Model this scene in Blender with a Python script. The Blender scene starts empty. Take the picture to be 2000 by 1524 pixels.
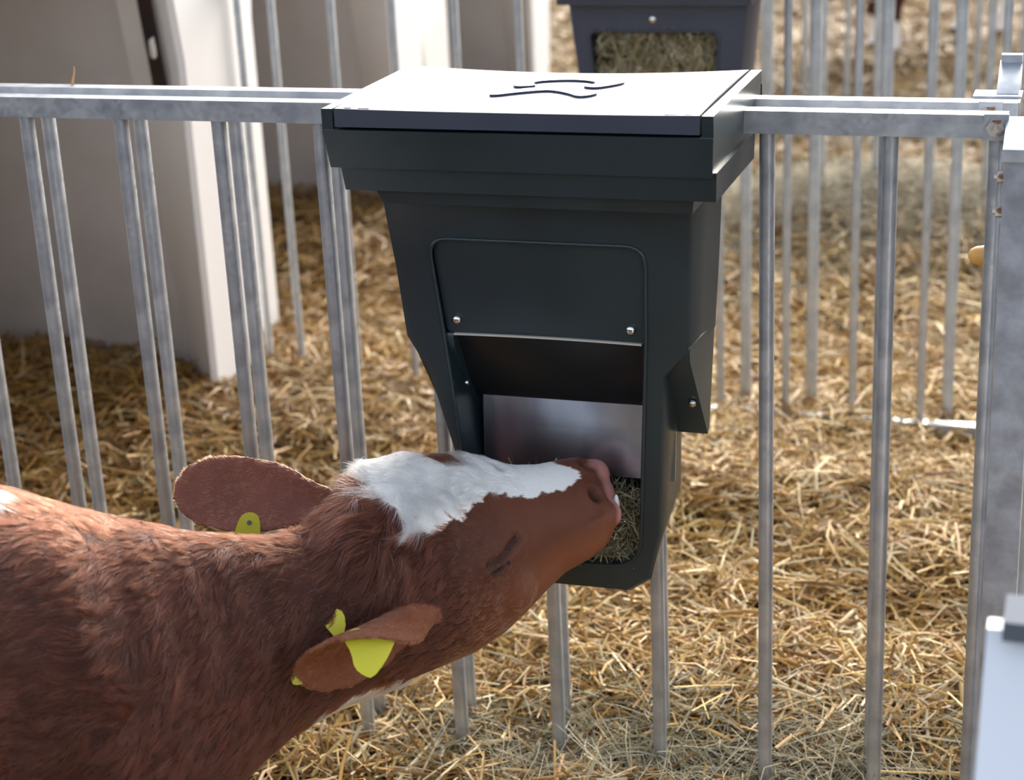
import bpy, bmesh, math
import numpy as np
from mathutils import Vector, Matrix
from mathutils.geometry import tessellate_polygon
rng = np.random.default_rng(7)
S = bpy.context.scene
COL = S.collection

# ------------------------------------------------------------------ camera
FPX = 3536.0
def _rot(yaw, pit, rol):
    cy, sy, cp, sp, cr, sr = math.cos(yaw), math.sin(yaw), math.cos(pit), math.sin(pit), math.cos(rol), math.sin(rol)
    fwd = np.array([sy*cp, cy*cp, -sp]); right = np.array([cy, -sy, 0.0]); down = np.cross(fwd, right)
    return np.array([cr*right + sr*down, -sr*right + cr*down, fwd])
RC = _rot(-.330, .346, .047)
CC = np.array([1.519, -2.288, 1.463])
cam = bpy.data.cameras.new('camera'); camo = bpy.data.objects.new('camera', cam); COL.objects.link(camo)
cam.sensor_width = 36.0; cam.lens = FPX/2000*36.0; cam.clip_start = .05; cam.clip_end = 200
camo.matrix_world = Matrix(((RC[0][0], -RC[1][0], -RC[2][0], CC[0]), (RC[0][1], -RC[1][1], -RC[2][1], CC[1]),
                            (RC[0][2], -RC[1][2], -RC[2][2], CC[2]), (0, 0, 0, 1)))
cam.dof.use_dof = True; cam.dof.focus_distance = 2.36; cam.dof.aperture_fstop = 4.2
S.camera = camo
def P(x, y, d):                      # world point seen at (x, y) of the 2000x1524 frame at a depth of d metres
    return CC + (np.array([(x-1000)/FPX, (y-762)/FPX, 1.0])*d) @ RC

# ------------------------------------------------------------------ light
w = bpy.data.worlds.new('sky'); S.world = w; w.use_nodes = True
nt = w.node_tree; nt.nodes.clear()
out = nt.nodes.new('ShaderNodeOutputWorld'); bg = nt.nodes.new('ShaderNodeBackground'); sky = nt.nodes.new('ShaderNodeTexSky')
sky.sky_type = 'NISHITA'; sky.sun_disc = False
SUN_EL, SUN_AZ = math.radians(25), math.radians(83)      # azimuth measured from +X towards +Y
sky.sun_elevation = SUN_EL; sky.sun_rotation = math.radians(90) - SUN_AZ
sky.air_density = 1.0; sky.dust_density = 5.0; sky.ozone_density = 1.0
hs = nt.nodes.new('ShaderNodeHueSaturation'); hs.inputs['Saturation'].default_value = .5
bg.inputs['Strength'].default_value = .46
nt.links.new(sky.outputs[0], hs.inputs['Color']); nt.links.new(hs.outputs[0], bg.inputs['Color']); nt.links.new(bg.outputs[0], out.inputs[0])
sl = bpy.data.lights.new('sun', 'SUN'); sl.energy = 3.7; sl.angle = math.radians(48); sl.color = (1.0, .965, .90)
so = bpy.data.objects.new('sun', sl); COL.objects.link(so)
sd = Vector((math.cos(SUN_EL)*math.cos(SUN_AZ), math.cos(SUN_EL)*math.sin(SUN_AZ), math.sin(SUN_EL)))
so.rotation_euler = sd.to_track_quat('Z', 'Y').to_euler(); so.location = (2, 4, 6)
S.cycles.max_bounces = 8
S.view_settings.view_transform = 'Standard'; S.view_settings.look = 'None'
S.view_settings.exposure = 0.0; S.view_settings.gamma = 1.0; S.view_settings.use_curve_mapping = False

# ------------------------------------------------------------------ materials
def mat(name, col=(.5, .5, .5), rough=.5, metal=0.0, spec=.5, attr=None, noise=None, bump=None, **kw):
    m = bpy.data.materials.new(name); m.use_nodes = True
    n = m.node_tree.nodes; l = m.node_tree.links; b = n['Principled BSDF']
    b.inputs['Base Color'].default_value = (*col, 1); b.inputs['Roughness'].default_value = rough
    b.inputs['Metallic'].default_value = metal; b.inputs['Specular IOR Level'].default_value = spec
    for k, v in kw.items(): b.inputs[k.replace('_', ' ')].default_value = v
    tc = n.new('ShaderNodeTexCoord')
    if attr:
        a = n.new('ShaderNodeAttribute'); a.attribute_name = attr; l.new(a.outputs['Color'], b.inputs['Base Color'])
    if noise:        # (scale, colour2, low, high[, stretch])
        t = n.new('ShaderNodeTexNoise'); t.inputs['Scale'].default_value = noise[0]; t.inputs['Detail'].default_value = 5
        mp = n.new('ShaderNodeMapping'); mp.inputs['Scale'].default_value = noise[4] if len(noise) > 4 else (1, 1, 1)
        l.new(tc.outputs['Object'], mp.inputs[0]); l.new(mp.outputs[0], t.inputs['Vector'])
        r = n.new('ShaderNodeMapRange'); r.inputs['From Min'].default_value = noise[2]; r.inputs['From Max'].default_value = noise[3]
        mx = n.new('ShaderNodeMix'); mx.data_type = 'RGBA'
        mx.inputs[6].default_value = (*col, 1); mx.inputs[7].default_value = (*noise[1], 1)
        l.new(t.outputs['Fac'], r.inputs[0]); l.new(r.outputs[0], mx.inputs[0]); l.new(mx.outputs[2], b.inputs['Base Color'])
        if attr: l.new(a.outputs['Color'], mx.inputs[6])
    if bump:         # (scale, distance)
        t2 = n.new('ShaderNodeTexNoise'); t2.inputs['Scale'].default_value = bump[0]; t2.inputs['Detail'].default_value = 4
        l.new(tc.outputs['Object'], t2.inputs['Vector'])
        bp = n.new('ShaderNodeBump'); bp.inputs['Distance'].default_value = bump[1]; bp.inputs['Strength'].default_value = 1
        l.new(t2.outputs['Fac'], bp.inputs['Height']); l.new(bp.outputs[0], b.inputs['Normal'])
    return m
def galv(name, c1, c2, rough):
    m = mat(name, c1, rough, .75, noise=(26, c2, .38, .66)); n = m.node_tree.nodes; l = m.node_tree.links; b = n['Principled BSDF']
    v = n.new('ShaderNodeTexVoronoi'); v.inputs['Scale'].default_value = 150
    tc = n['Texture Coordinate']; l.new(tc.outputs['Object'], v.inputs['Vector'])
    r = n.new('ShaderNodeMapRange'); r.inputs['To Min'].default_value = rough-.08; r.inputs['To Max'].default_value = rough+.1
    l.new(v.outputs['Color'], r.inputs[0]); l.new(r.outputs[0], b.inputs['Roughness'])
    return m
M = {}
M['galv'] = galv('galvanised_steel', (.50, .53, .57), (.34, .37, .42), .42)
M['galv_far'] = galv('galvanised_steel_weathered', (.52, .56, .60), (.40, .44, .48), .5)
M['galv_post'] = galv('galvanised_steel_grimy', (.36, .40, .47), (.24, .26, .30), .5)
M['nut'] = mat('zinc_nut', (.55, .53, .50), .4, .8, noise=(90, (.25, .13, .07), .5, .62))
M['green'] = mat('dark_green_plastic', (.019, .034, .040), .29, spec=.6, noise=(7, (.012, .023, .028), .4, .7), bump=(260, .00010))
M['navy'] = mat('navy_plastic', (.042, .049, .076), .40, noise=(9, (.034, .040, .064), .4, .7))
M['lid'] = mat('lid_plastic', (.07, .08, .10), .50, spec=1.0)
M['emblem'] = mat('emblem_plastic', (.04, .05, .09), .2, spec=.5)
M['black'] = mat('black_plastic', (.010, .011, .012), .35)
M['edge'] = mat('pale_plate_edge', (.45, .42, .37), .5)
M['steel'] = mat('stainless_steel', (.60, .62, .68), .24, 1.0, noise=(11, (.36, .38, .46), .4, .65, (1, 1, .35)))
M['bolt'] = mat('chrome_bolt', (.75, .75, .75), .18, 1.0)
M['hutch'] = mat('white_hutch_plastic', (.80, .78, .76), .55, noise=(2.2, (.70, .67, .645), .45, .75))
M['hutch_in'] = mat('shaded_hutch_plastic', (.60, .575, .57), .6, noise=(3.0, (.47, .44, .42), .4, .7))  # hutch plastic darkened in colour for the shade inside the hutch
M['strap'] = mat('brown_strap', (.045, .022, .016), .5, noise=(14, (.02, .018, .018), .4, .6))
M['slot'] = mat('bright_slot_white', (.85, .84, .78), .4)  # white that stands for the brightness seen in the strap slot
M['ground'] = mat('trodden_straw', (.13, .07, .026), .95, spec=.1, noise=(38, (.05, .028, .012), .35, .65), bump=(60, .01))
M['straw'] = mat('straw', attr='Col', rough=.5, spec=.3)
M['hay'] = mat('hay', attr='Col', rough=.6, spec=.3)
M['skin'] = mat('calf_skin', attr='Col', rough=.62, spec=.3)
M['tag'] = mat('yellow_tag', (.62, .57, .035), .42, spec=.4)
M['teat'] = mat('amber_rubber', (.72, .38, .10), .35, spec=.5)
M['white'] = mat('white_plastic', (.82, .85, .90), .45)
M['cap'] = mat('grey_cap', (.13, .15, .18), .8, spec=.2)
M['foam'] = mat('milky_foam', (.75, .77, .80), .15, spec=.6)
hm = bpy.data.materials.new('calf_hair'); hm.use_nodes = True
hn = hm.node_tree; hn.nodes.remove(hn.nodes['Principled BSDF'])
hb = hn.nodes.new('ShaderNodeBsdfHairPrincipled'); hb.parametrization = 'COLOR'
ha = hn.nodes.new('ShaderNodeAttribute'); ha.attribute_name = 'Col'
hn.links.new(ha.outputs['Color'], hb.inputs['Color']); hn.links.new(hb.outputs[0], hn.nodes['Material Output'].inputs[0])
hb.inputs['Roughness'].default_value = .40; hb.inputs['Radial Roughness'].default_value = .5
M['hair'] = hm

# ------------------------------------------------------------------ helpers
def mesh_obj(name, v, f, m, parent=None, smooth=False):
    me = bpy.data.meshes.new(name); me.from_pydata([tuple(map(float, p)) for p in v], [], f); me.update()
    if m: me.materials.append(m)
    o = bpy.data.objects.new(name, me); COL.objects.link(o)
    if smooth: me.polygons.foreach_set('use_smooth', [True]*len(me.polygons))
    if parent: o.parent = parent
    return o
def bm_obj(name, bm, m, parent=None, smooth=False, bevel=0, seg=2, angle=True):
    if bevel: bmesh.ops.bevel(bm, geom=[e for e in bm.edges if len(e.link_faces) == 2 and e.calc_face_angle(0) > .5], offset=bevel, segments=seg, affect='EDGES', profile=.5)
    bmesh.ops.recalc_face_normals(bm, faces=bm.faces)
    me = bpy.data.meshes.new(name); bm.to_mesh(me); bm.free()
    if m: me.materials.append(m)
    if smooth: me.polygons.foreach_set('use_smooth', [True]*len(me.polygons))
    o = bpy.data.objects.new(name, me); COL.objects.link(o)
    if parent: o.parent = parent
    if smooth and angle: sharp(o)
    return o
def sharp(o, deg=35):
    me = o.data; bm = bmesh.new(); bm.from_mesh(me)
    for e in bm.edges:
        e.smooth = not (len(e.link_faces) == 2 and e.calc_face_angle(0) > math.radians(deg))
    bm.to_mesh(me); bm.free()
def add_box(bm, x0, x1, y0, y1, z0, z1):
    vs = [bm.verts.new(p) for p in ((x0, y0, z0), (x1, y0, z0), (x1, y1, z0), (x0, y1, z0), (x0, y0, z1), (x1, y0, z1), (x1, y1, z1), (x0, y1, z1))]
    for q in ((0, 3, 2, 1), (4, 5, 6, 7), (0, 1, 5, 4), (1, 2, 6, 5), (2, 3, 7, 6), (3, 0, 4, 7)): bm.faces.new([vs[i] for i in q])
    return vs
def box(name, x0, x1, y0, y1, z0, z1, m, parent=None, bevel=.002):
    bm = bmesh.new(); add_box(bm, x0, x1, y0, y1, z0, z1)
    return bm_obj(name, bm, m, parent, bevel=bevel, smooth=bevel > 0)
def prism(name, poly, axis, a0, a1, m, parent=None, bevel=0.0, seg=2, smooth=True):
    """poly: 2D points; axis: 'x' (poly is y,z), 'y' (poly is x,z) or 'z' (poly is x,y)"""
    bm = bmesh.new()
    def pt(p, a): return (a, p[0], p[1]) if axis == 'x' else (p[0], a, p[1]) if axis == 'y' else (p[0], p[1], a)
    A = [bm.verts.new(pt(p, a0)) for p in poly]; B = [bm.verts.new(pt(p, a1)) for p in poly]
    bm.faces.new(A); bm.faces.new(B[::-1]); n = len(poly)
    for i in range(n): bm.faces.new((A[i], A[(i+1) % n], B[(i+1) % n], B[i]))
    return bm_obj(name, bm, m, parent, smooth=smooth, bevel=bevel, seg=seg)
def loft(rings, cap=True):
    n = len(rings[0]); v = [p for r in rings for p in r]; f = []
    for i in range(len(rings)-1):
        for j in range(n):
            a, b = i*n+j, i*n+(j+1) % n; f.append((a, b, b+n, a+n))
    if cap: f.append(tuple(range(n))[::-1]); f.append(tuple((len(rings)-1)*n+j for j in range(n)))
    return v, f
def rrect(x0, x1, y0, y1, r, k=5):
    pts = []
    for cx, cy, a0 in ((x1-r, y1-r, 0), (x0+r, y1-r, 90), (x0+r, y0+r, 180), (x1-r, y0+r, 270)):
        for i in range(k+1):
            a = math.radians(a0+90*i/k); pts.append((cx+r*math.cos(a), cy+r*math.sin(a)))
    return pts
def rpoly(pts, rads, k=6):
    """round the corners of a convex polygon"""
    o = []; n = len(pts)
    for i in range(n):
        p = np.array(pts[i]); a = np.array(pts[i-1])-p; b = np.array(pts[(i+1) % n])-p
        la, lb = np.linalg.norm(a), np.linalg.norm(b); a, b = a/la, b/lb; r = min(rads[i], la*.45, lb*.45)
        s, e = p+a*r, p+b*r
        for t in np.linspace(0, 1, k+1): o.append(tuple((1-t)**2*s+2*t*(1-t)*p+t*t*e))
    return o
def tube_bar(name, dia, z0, z1, m, parent):
    prof = rrect(-dia/2, dia/2, -dia/2, dia/2, dia*.36, 3)
    v, f = loft([[(x, y, z0) for x, y in prof], [(x, y, z1) for x, y in prof]])
    o = mesh_obj(name, v, f, m, parent, smooth=True); sharp(o, 60); return o
def cyl(name, r, h, m, parent=None, n=20, dome=0.0, r2=None):
    """cylinder along +Z from 0 to h with an optional domed top"""
    prof = [(r if r2 is None else r2, 0), (r, h)]
    if dome:
        for i in range(1, 6):
            a = math.radians(90*i/6); prof.append((r*math.cos(a), h+dome*math.sin(a)))
    rings = [[(p*math.cos(2*math.pi*j/n), p*math.sin(2*math.pi*j/n), z) for j in range(n)] for p, z in prof]
    v, f = loft(rings); o = mesh_obj(name, v, f, m, parent, smooth=True); sharp(o, 50); return o
def empty(name, loc, label=None, cat=None, group=None):
    o = bpy.data.objects.new(name, None); COL.objects.link(o); o.location = loc; o.empty_display_size = .1
    if label: tag(o, label, cat, group)
    return o
def tag(o, label, cat=None, group=None, kind=None):
    if label: o['label'] = label
    if cat: o['category'] = cat
    if group: o['group'] = group
    if kind: o['kind'] = kind
    return o
def vn(p, scale, seed=0):
    """smooth value noise in numpy, roughly -1..1"""
    q = np.asarray(p)*scale; i = np.floor(q).astype(np.int64); u = q-i; u = u*u*(3-2*u); r = 0
    for c in range(8):
        o = np.array([c & 1, c >> 1 & 1, c >> 2 & 1]); k = i+o
        h = (k[:, 0]*374761393+k[:, 1]*668265263+k[:, 2]*2147483647+seed*974634777) & 0xffffffff
        h = ((h ^ (h >> 13))*1274126177) & 0xffffffff; h = (h ^ (h >> 16)) & 0xffff
        r = r+(h/32767.5-1)*np.prod(np.where(o, u, 1-u), 1)
    return r

# ------------------------------------------------------------------ ground
def ground_h(x, y):
    p = np.stack([x, y, 0*x], -1)
    h = .022*vn(p, 2.2, 1)+.016*vn(p, 5.5, 2)+.010*vn(p, 13, 3)
    def g(cx, cy, sx, sy, a): return a*np.exp(-((x-cx)/sx)**2-((y-cy)/sy)**2)
    h = h+g(.75, .95, .28, .22, .07)+g(-.25, 1.1, .35, .5, .05)+g(-1.0, .95, .45, .55, .13)+g(.9, 2.9, .7, .45, .16)
    h = h+g(1.15, .25, .3, .2, .02)+.02*np.clip(y-1.5, 0, 4)+g(-.9, 2.6, .5, .5, .12)
    fade = np.exp(-(y/.10)**2)                                    # trodden flat along the fence line
    return h*(1-.6*fade)-.02*fade-.01
gx, gy = np.meshgrid(np.linspace(-6, 5, 180), np.concatenate([np.linspace(-4, -.4, 30), np.linspace(-.37, 4, 130), np.linspace(4.1, 16, 60)]))
gv = np.stack([gx, gy, ground_h(gx.ravel(), gy.ravel()).reshape(gx.shape)-.015], -1).reshape(-1, 3)
nx, ny = gx.shape[1], gx.shape[0]
gf = [(j*nx+i, j*nx+i+1, (j+1)*nx+i+1, (j+1)*nx+i) for j in range(ny-1) for i in range(nx-1)]
g = mesh_obj('ground', gv, gf, M['ground'], smooth=True)
tag(g, 'trodden brown earth and straw floor under all the pens', None, None, 'structure')

def stalks(name, base, L, W, az, tilt, bend, col, m, seg=2, fold=.35):
    """flat folded ribbons; base = centre, az/tilt = direction, bend = sideways bow"""
    n = len(base)
    d = np.stack([np.cos(az)*np.cos(tilt), np.sin(az)*np.cos(tilt), np.sin(tilt)], -1)
    up = np.tile([0, 0, 1.0], (n, 1)); s = np.cross(d, up); s /= np.linalg.norm(s, axis=1)[:, None]+1e-9; u = np.cross(s, d)
    ro = rng.uniform(-.9, .9, n)[:, None]; s2 = s*np.cos(ro)+u*np.sin(ro); u2 = -s*np.sin(ro)+u*np.cos(ro)
    V = []
    for k in range(seg+1):
        t = k/seg-.5
        c = base+d*(L*t)[:, None]+u*(bend*L*(.25-t*t))[:, None]+s*(bend*.8*L*(.25-t*t))[:, None]
        wk = (W*(1-.35*abs(t)))[:, None]
        V += [c-s2*wk/2, c+u2*wk*fold, c+s2*wk/2]
    V = np.stack(V, 1).reshape(-1, 3); per = 3*(seg+1)
    q = []
    for k in range(seg):
        for j in range(2): q.append((3*k+j, 3*k+j+1, 3*k+4+j, 3*k+3+j))
    q = np.array(q); F = (np.arange(n)[:, None, None]*per+q[None]).reshape(-1, 4)
    me = bpy.data.meshes.new(name); me.vertices.add(len(V)); me.vertices.foreach_set('co', V.astype(np.float32).ravel())
    me.loops.add(F.size); me.loops.foreach_set('vertex_index', F.astype(np.int32).ravel())
    me.polygons.add(len(F)); me.polygons.foreach_set('loop_start', np.arange(0, F.size, 4, dtype=np.int32)); me.polygons.foreach_set('loop_total', np.full(len(F), 4, np.int32))
    me.update(calc_edges=True); me.validate()
    a = me.color_attributes.new('Col', 'FLOAT_COLOR', 'POINT'); cc = np.repeat(np.concatenate([col, np.ones((n, 1))], 1), per, 0)
    a.data.foreach_set('color', cc.astype(np.float32).ravel()); me.materials.append(m)
    o = bpy.data.objects.new(name, me); COL.objects.link(o); return o
STRAW = np.array([(.50, .285, .07), (.58, .36, .10), (.62, .43, .16), (.36, .185, .04), (.74, .60, .34), (.45, .24, .055), (.26, .13, .03)])
HAY = np.array([(.30, .26, .15), (.38, .32, .20), (.22, .20, .11), (.48, .43, .31), (.33, .26, .13)])
def hayness(x, y):
    def g(cx, cy, sx, sy): return np.exp(-((x-cx)/sx)**2-((y-cy)/sy)**2)
    return np.clip(1.3*g(.9, 2.95, .8, .42)+.8*g(1.2, .06, .4, .12)+.75*g(.85, -.02, .3, .09)+g(.3, 4.4, .8, .4), 0, 1)
bx, by = [], []
for y0, y1, den in ((-1.6, -.12, 1800), (-.12, .8, 12500), (.8, 2.0, 9000), (2.0, 4.0, 4200), (4.0, 8.5, 1500)):
    xa, xb = -1.0-.32*max(y1, 0), 1.75
    n = int(den*(xb-xa)*(y1-y0)); bx.append(rng.uniform(xa, xb, n)); by.append(rng.uniform(y0, y1, n))
bx = np.concatenate(bx); by = np.concatenate(by); n = len(bx)
ishay = rng.random(n) < hayness(bx, by)
bz = ground_h(bx, by)
def scatter(sel, name, Lr, Wr, pal, thick, m, seg):
    k = sel.sum(); c = pal[rng.integers(0, len(pal), k)]*rng.uniform(.72, 1.12, (k, 1))
    far = np.clip((by[sel]-3)/3, 0, 1)
    browner = np.clip(1.15*np.exp(-((bx[sel]+.55)/.75)**2-((by[sel]-1.0)/1.0)**2)+1.0*np.exp(-((bx[sel]+.75)/.6)**2-((by[sel]-2.6)/.8)**2), 0, 1)*rng.uniform(.6, 1, k)   # browner, darker straw by the hutch mouths
    c = c*(1-browner[:, None]*np.array([.48, .55, .62]))*(1-.32*np.clip((by[sel]-2.2)/2.5, 0, 1))[:, None]  # straw also darkens with distance
    L = rng.gamma(4, Lr/4, k)*(1+.5*far); W = rng.uniform(*Wr, k)*(1+.8*far)
    lay = rng.random(k)**1.5
    base = np.stack([bx[sel], by[sel], bz[sel]+lay*thick], -1)
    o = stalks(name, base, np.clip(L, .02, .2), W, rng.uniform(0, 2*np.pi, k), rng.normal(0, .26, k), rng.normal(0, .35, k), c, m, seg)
    return o
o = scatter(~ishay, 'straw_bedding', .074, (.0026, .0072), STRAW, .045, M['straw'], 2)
tag(o, 'loose golden straw bedding spread over the pen floors', 'straw', None, 'stuff')
bx2 = np.repeat(bx[ishay], 2)+rng.normal(0, .03, 2*ishay.sum()); by2 = np.repeat(by[ishay], 2)+rng.normal(0, .03, 2*ishay.sum())
bx, by = bx2, by2; bz = ground_h(bx, by)
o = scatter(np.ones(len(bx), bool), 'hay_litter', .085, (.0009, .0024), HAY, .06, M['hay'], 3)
tag(o, 'grey-green hay strewn on the straw along the fences', 'hay', None, 'stuff')

# ------------------------------------------------------------------ fences
def fence_panel(name, Y, x0, x1, bars, dia, label, group, m, rh=.0295, rd=.026, ztop=1.0, zb=-.06):
    root = empty(name, (x0, Y, 0), label, 'fence panel', group)
    def loc(o, x, y=0, z=0): o.location = (x-x0, y, z); return o
    box('top_rail', 0, x1-x0, -rd/2, rd/2, ztop-rh, ztop, m, root, bevel=.003)
    box('bottom_rail', 0, x1-x0, -rd/2, rd/2, zb, zb+.026, m, root, bevel=.003)
    b0 = None
    for x in bars:
        if b0 is None: b0 = tube_bar('bar', dia, -.045, ztop-rh+.001, m, root); b = b0
        else: b = b0.copy(); COL.objects.link(b)
        loc(b, x)
    return root
SP = .157
fr = fence_panel('fence_panel', 0.0, -.42, 1.398, [SP*i for i in range(-2, 9)]+[1.386], .0195, 'galvanised steel fence panel carrying the big green feeder, nearer of the two', 'galvanised pen fence panels', M['galv'])
rr = fence_panel('fence_panel', .078, -.42, 1.405, [SP*i-.014 for i in range(-2, 9)]+[1.384], .0195, 'galvanised steel fence panel directly behind the one carrying the big green feeder', 'galvanised pen fence panels', M['galv'])
fence_panel('fence_panel', 1.47, -.395, 1.42, [-.384]+[-.30+.1465*i for i in range(0, 12) if i not in (6,)], .0165, 'thin-barred steel fence panel across the middle distance behind the small feeder', 'galvanised pen fence panels', M['galv_far'], zb=-.002)
fence_panel('fence_panel', 1.56, .74, 1.42, [.765+.150*i for i in range(0, 5)], .024, 'short thick-barred steel fence panel beside the small feeder', 'galvanised pen fence panels', M['galv_far'])
fence_panel('fence_panel', 2.98, .35, 1.5, [.40+.157*i for i in range(0, 8)], .022, 'blurred steel fence panel beyond the middle fence', 'galvanised pen fence panels', M['galv_far'])
fence_panel('fence_panel', 4.5, .05, 1.5, [.10+.157*i for i in range(0, 9)], .02, 'farthest steel fence panel, in front of the distant calf', 'galvanised pen fence panels', M['galv_far'])

# ------------------------------------------------------------------ feeders
def boolean_cut(o, cutter):
    md = o.modifiers.new('cut', 'BOOLEAN'); md.operation = 'DIFFERENCE'; md.object = cutter; md.solver = 'EXACT'
    dg = bpy.context.evaluated_depsgraph_get(); me = bpy.data.meshes.new_from_object(o.evaluated_get(dg))
    o.modifiers.clear(); old = o.data; o.data = me; bpy.data.meshes.remove(old)
    cm = cutter.data; bpy.data.objects.remove(cutter); bpy.data.meshes.remove(cm)
    me.polygons.foreach_set('use_smooth', [True]*len(me.polygons)); sharp(o, 32)
def wire(name, pts, r, m, parent, closed=True):
    cu = bpy.data.curves.new(name, 'CURVE'); cu.dimensions = '3D'; cu.bevel_depth = r; cu.bevel_resolution = 2
    sp = cu.splines.new('POLY'); sp.points.add(len(pts)-1); sp.use_cyclic_u = closed
    for q, p in zip(sp.points, pts): q.co = (*map(float, p), 1)
    cu.materials.append(m); o = bpy.data.objects.new(name, cu); COL.objects.link(o)
    dg = bpy.context.evaluated_depsgraph_get(); me = bpy.data.meshes.new_from_object(o.evaluated_get(dg)); bpy.data.objects.remove(o)
    o = bpy.data.objects.new(name, me); COL.objects.link(o); o.parent = parent
    me.polygons.foreach_set('use_smooth', [True]*len(me.polygons)); return o
def hay_fill(name, lo, hi, n, label, mul=1.0, group=None):
    lo, hi = np.array(lo), np.array(hi); b = rng.uniform(lo, hi, (n, 3)); c = HAY[rng.integers(0, len(HAY), n)]*rng.uniform(.7, 1.15, (n, 1))*mul
    az = rng.uniform(0, 6.28, n); tl = rng.normal(0, .7, n)
    room = np.minimum((b-lo)[:, [0, 1]].min(1), (hi-b)[:, [0, 1]].min(1))
    L = np.clip(rng.gamma(4, .018, n), .02, .12)
    L = np.minimum(L, 2.2*room+.02)
    o = stalks(name, b, L, rng.uniform(.0009, .0028, n), az, tl, rng.normal(0, .6, n), c, M['hay'], 3)
    return tag(o, label, 'hay', group, 'stuff')
def yf(z): return -.095-.05*z
F1 = empty('hay_feeder', (.823, -.08, .34), 'large dark green plastic hay feeder with white-shining lid hung on the near fence', 'feeder', 'plastic hay feeders')
def into(o, root):
    o.parent = root; o.matrix_parent_inverse = Matrix.Translation(-Vector(root.location)); return o
front = [(.6136, .93), (.6136, .8885), (.6228, .807), (.6302, .709), (.6578, .659), (.687, .539), (.712, .405), (.727, .362), (.762, .346), (.93, .347), (.960, .368), (.9772, .438), (.983, .56), (.9887, .670), (1.0235, .708), (1.0275, .807), (1.0309, .8936), (1.031, .93)]
back = [(.602, .93), (.603, .8885), (.612, .807), (.619, .709), (.648, .659), (.677, .539), (.690, .475), (.702, .445), (.74, .430), (.94, .430), (.967, .440), (.983, .475), (.985, .56), (.989, .670), (1.033, .708), (1.039, .807), (1.043, .8936), (1.044, .93)]
cx, cz = .823, .66
def ringf(poly, y, s=1.0, dy=None): return [(cx+(x-cx)*s if False else x+(-1 if x > cx else 1)*(1-s), (yf(z) if y is None else y)+(dy or 0), z if z > .9 else z+(1-s)*(1 if z < .5 else 0)) for x, z in poly]
rings = [ringf(front, None, .988, 0), ringf(front, None, .9965, .0015), ringf(front, None, 1.0, .009), ringf([( .35*b[0]+.65*a[0], .35*b[1]+.65*a[1]) for a, b in zip(front, back)], -.075), ringf(back, -.018)]
v, f = loft(rings)
body = mesh_obj('hopper_body', v, f, M['green'], F1, smooth=True); into(body, F1)
bm = bmesh.new(); bm.from_mesh(body.data); bmesh.ops.recalc_face_normals(bm, faces=bm.faces); bm.to_mesh(body.data); bm.free()
panel = rpoly([(.6755, .849), (.9695, .849), (.9665, .726), (.9478, .388), (.722, .384), (.7019, .536), (.688, .713)], [.028, .028, .02, .045, .045, .02, .02])
cut = bmesh.new(); A = [cut.verts.new((x, -.2, z)) for x, z in panel]; B = [cut.verts.new((x, -.03, z)) for x, z in panel]
cut.faces.new(A); cut.faces.new(B[::-1])
for i in range(len(panel)): cut.faces.new((A[i], A[(i+1) % len(panel)], B[(i+1) % len(panel)], B[i]))
co = bm_obj('cutter', cut, M['black']); bpy.context.view_layer.update(); boolean_cut(body, co)
into(body, F1)
def prt(o, root=None): return into(o, root or F1)
# shoulder wedges under the wide upper hopper
for sgn in (1, -1):
    bm = bmesh.new(); sec = [(-.1290, .7085), (-.1255, .694), (-.024, .556), (-.018, .565), (-.018, .715), (-.127, .715)]
    def xo(y, z): return (1.0232+(y+.13)/.112*.0088-(.708-z)*.055) if sgn > 0 else .642
    A = [bm.verts.new((xo(y, z), y, z)) for y, z in sec]; B = [bm.verts.new((.965 if sgn > 0 else .70, y, z)) for y, z in sec]
    bm.faces.new(A); bm.faces.new(B[::-1])
    for i in range(6): bm.faces.new((A[i], A[(i+1) % 6], B[(i+1) % 6], B[i]))
    prt(bm_obj('shoulder', bm, M['green'], smooth=True, bevel=.004, seg=3))
prt(wire('opening_bead', [(x, yf(z)-.0005, z) for x, z in panel], .0026, M['green'], None))
ins = [(x, z) for x, z in panel if z > .717]; ins.sort(key=lambda p: math.atan2(p[1]-.78, p[0]-.823))
ins = [( .823+(x-.823)*.985, .78+(z-.78)*.985) for x, z in ins]+[]
pts = sorted(ins+[(.693, .7155), (.960, .7155)], key=lambda p: math.atan2(p[1]-.78, p[0]-.823))
bm = bmesh.new(); A = [bm.verts.new((x, yf(z)+.006+.010*max(0, (.80-z))/.09*.25, z)) for x, z in pts]; B = [bm.verts.new((x, yf(z)+.011, z)) for x, z in pts]
bm.faces.new(A); bm.faces.new(B[::-1])
for i in range(len(pts)): bm.faces.new((A[i], A[(i+1) % len(pts)], B[(i+1) % len(pts)], B[i]))
prt(bm_obj('front_panel', bm, M['green'], smooth=True))
nseg = 16; ev, ef = [], []
for i in range(nseg+1):
    x = .694+(.959-.694)*i/nseg; dz = -.0018*(2*i/nseg-1)**2
    for y, z in ((-.127, .7166), (-.127, .7142), (-.116, .7142), (-.116, .7166)): ev.append((x, y, z+dz))
for i in range(nseg):
    for j in range(4): ef.append((4*i+j, 4*i+(j+1) % 4, 4*i+4+(j+1) % 4, 4*i+4+j))
o = prt(mesh_obj('panel_edge', ev, ef, M['edge'])); o['label'] = 'pale lower edge of the front panel'
for x, z in ((.7057, .7345), (.945, .7335)):
    b = cyl('bolt', .0060, .002, M['bolt'], dome=.0035); b.rotation_euler = (math.radians(90), 0, 0); b.location = (x, yf(z)+.006, z); prt(b); b['label'] = 'chrome dome bolt'
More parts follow.
